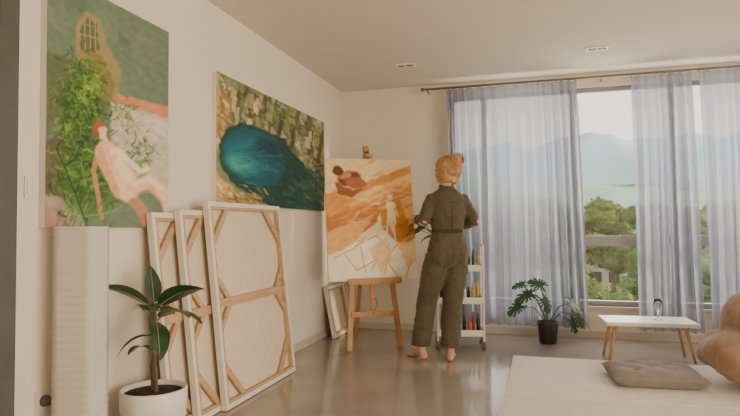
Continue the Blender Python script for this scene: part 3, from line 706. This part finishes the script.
for i in range(60):
    ph=r.uniform(0,6.28); el=r.uniform(-1.1,1.1); pts=[]
    for k in range(8):
        a=ph+k*.42; pts.append(V((.01+.066*math.cos(a)*math.cos(el*.8),-.115-.05*math.sin(el+.2)-.012,.075+.062*math.sin(a)*math.cos(el*.8)))+V((r.gauss(0,.002),r.gauss(0,.002),r.gauss(0,.002))))
    b.tube(pts,[.0015,.003,.0035,.0035,.0035,.003,.0025,.001],'hair',5,T=HT,capround=False)
b.done('hair_strands',WO)
b=B(); Zw=WT@Z2; pts=[]
for k in range(36):
    a=2*math.pi*k/36; rr=1-.18*math.exp(-((a-4.2)**2)/.12)
    pts.append((-.10+.13*math.cos(a)*rr,.10+.10*math.sin(a)*rr))
b.add([(x,y,-.052) for x,y in pts]+[(x,y,-.046) for x,y in pts],[tuple(range(36))[::-1],tuple(range(36,72))]+[(i,(i+1)%36,36+(i+1)%36,36+i) for i in range(36)],'wood',False,Zw)
for i,m in enumerate(['red','yel','blu','white','leafd','hair']): a=.3+i*.45; b.ell((-.10+.09*math.cos(a),.10+.065*math.sin(a),-.045),(.014,.012,.006),m,Zw,nu=10,nv=6)
b.done('palette',WO)
b=B(); Zw=WT@Z1; b.tube([(.06,.04,-.02),(-.04,.09,-.035),(-.14,.14,-.05)],[.003,.004,.003],'wood',8,T=Zw); b.tube([(-.14,.14,-.05),(-.17,.155,-.055)],[.005,.002],'dark',8,T=Zw); b.done('paintbrush',WO)

# ---------------------------------------------------------------- exterior
b=B(); b.box((-400,8,-7),(700,900,-6),'grnd'); b.done('exterior_ground')
def ridge(name,Y,h0,h1,amp,seed,m,x0=-260,x1=560):
    n=160;rows=14;vs=[];fs=[]
    for j in range(rows+1):
        t=j/rows
        for i in range(n+1):
            x=x0+(x1-x0)*i/n; s=(x-x0)/(x1-x0)
            top=h0+(h1-h0)*s+amp*noise.fractal(V((x*.008+seed,seed,0)),1.0,2.0,4)
            z=-7+(top+7)*math.sin(t*math.pi/2)**1.2+amp*.25*noise.noise(V((x*.03,t*4,seed)))*t
            vs.append((x,Y+t*90+20*noise.noise(V((x*.02,t*3,seed))),z))
    for j in range(rows):
        for i in range(n): a=j*(n+1)+i; fs.append((a,a+1,a+n+2,a+n+1))
    b=B(); b.add(vs,fs,m); return b.done(name)
ridge('distant_mountain',420,64,80,22,3,'hazehill'); ridge('wooded_hill',230,20,34,10,7,'hazehill2')
houses=[(11,92,8,6,5.0),(5.0,66,5,5,3.4),(24,86,9,7,5)]
b=B(); r=random.Random(12)
def blob(c,s):
    vs=[];fs=[];nu,nv=14,9
    for j in range(nv+1):
        ph=math.pi*j/nv
        for k in range(nu):
            a=2*math.pi*k/nu; d=V((math.sin(ph)*math.cos(a),math.sin(ph)*math.sin(a),math.cos(ph)))
            q=1+.6*noise.noise(d*2.6+V(c)); vs.append(V(c)+V((d.x*s[0],d.y*s[0],d.z*s[1]))*q)
    for j in range(nv):
        for k in range(nu): k2=(k+1)%nu; fs.append((j*nu+k,(j+1)*nu+k,(j+1)*nu+k2,j*nu+k2))
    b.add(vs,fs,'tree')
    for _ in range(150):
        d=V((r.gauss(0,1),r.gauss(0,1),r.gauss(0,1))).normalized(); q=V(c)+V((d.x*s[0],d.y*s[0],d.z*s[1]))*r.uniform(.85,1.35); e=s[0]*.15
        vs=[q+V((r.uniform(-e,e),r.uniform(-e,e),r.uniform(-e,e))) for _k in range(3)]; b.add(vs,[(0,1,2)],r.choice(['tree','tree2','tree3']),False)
for i in range(230):
    y=r.uniform(24,150); x=y*r.uniform(-.15,.55); s=r.uniform(.9,1.7)*(1+y/90); top=1.1+y*r.uniform(.0,.045)
    if y<55: top=r.uniform(-3.2,.2)
    if any(abs(x-h[0])<h[2]/2+s*1.6 and abs(y-h[1])<h[3]/2+s*1.6 for h in houses): continue
    b.tube([(x,y,-6),(x,y,top-s)],[.25,.15],'bark',6)
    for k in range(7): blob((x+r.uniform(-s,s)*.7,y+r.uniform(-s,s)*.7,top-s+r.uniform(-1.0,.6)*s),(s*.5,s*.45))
b.done('tree_grove')
for (x,y,w_,d_,h_) in houses:
    b=B(); b.box((x-w_/2,y-d_/2,-6),(x+w_/2,y+d_/2,-6+h_),'hwall'); z=-6+h_
    b.add([(x-w_/2-.4,y-d_/2-.4,z),(x+w_/2+.4,y-d_/2-.4,z),(x+w_/2+.4,y+d_/2+.4,z),(x-w_/2-.4,y+d_/2+.4,z),(x-w_/2-.4,y,z+1.6),(x+w_/2+.4,y,z+1.6)],[(0,1,5,4),(2,3,4,5),(0,4,3),(1,2,5),(0,3,2,1)],'hroof',False)
    for k in range(3): b.box((x-w_/2+.8+k*w_/3,y-d_/2-.05,z-2),(x-w_/2+1.8+k*w_/3,y-d_/2,z-.9),'dark')
    b.done('house')

# ---------------------------------------------------------------- light
w_=bpy.data.worlds.new('hazy_sky'); bpy.context.scene.world=w_; w_.use_nodes=True; nt=w_.node_tree; bg=nt.nodes['Background']
tc=nt.nodes.new('ShaderNodeTexCoord'); sp=nt.nodes.new('ShaderNodeSeparateXYZ'); cr=nt.nodes.new('ShaderNodeValToRGB')
nt.links.new(tc.outputs['Generated'],sp.inputs[0]); nt.links.new(sp.outputs['Z'],cr.inputs[0]); nt.links.new(cr.outputs[0],bg.inputs[0])
cr.color_ramp.elements[0].position=0; cr.color_ramp.elements[0].color=(1,.93,.80,1); cr.color_ramp.elements[1].position=.6; cr.color_ramp.elements[1].color=(.72,.82,.95,1)
bg.inputs[1].default_value=2.3
def light(name,kind,loc,dirv,energy,col,**k):
    l=bpy.data.lights.new(name,kind); l.energy=energy; l.color=col
    for a,v in k.items(): setattr(l,a,v)
    o=bpy.data.objects.new(name,l); o.location=loc; o.rotation_euler=V(dirv).to_track_quat('-Z','Y').to_euler(); bpy.context.scene.collection.objects.link(o); return o
light('sun','SUN',(20,15,12),(-1,-.38,-.33),8.0,(1,.74,.46),angle=math.radians(5))
light('side_fill_light','AREA',(XR+.2,.5,1.3),(-1,.15,-.05),195,(1,.81,.60),shape='RECTANGLE',size=4.1,size_y=2.3)  # added interior fill, set outside the unseen right-wall opening
light('back_window_daylight','AREA',(1.2,YB+.35,1.5),(-.15,-1,-.1),165,(1,.92,.82),shape='RECTANGLE',size=4.1,size_y=2.1)

# ---------------------------------------------------------------- camera
cam=bpy.data.cameras.new('camera'); co=bpy.data.objects.new('camera',cam); bpy.context.scene.collection.objects.link(co)
cam.lens=580/740*36; cam.sensor_width=36; cam.clip_start=.05; cam.clip_end=2000
Rm=Matrix.Rotation(math.radians(16.3),4,'Z')@Matrix.Rotation(math.radians(91.95),4,'X')@Matrix.Rotation(math.radians(-.4),4,'Z')
co.matrix_world=Matrix.Translation((0,0,1.13))@Rm
bpy.context.scene.camera=co
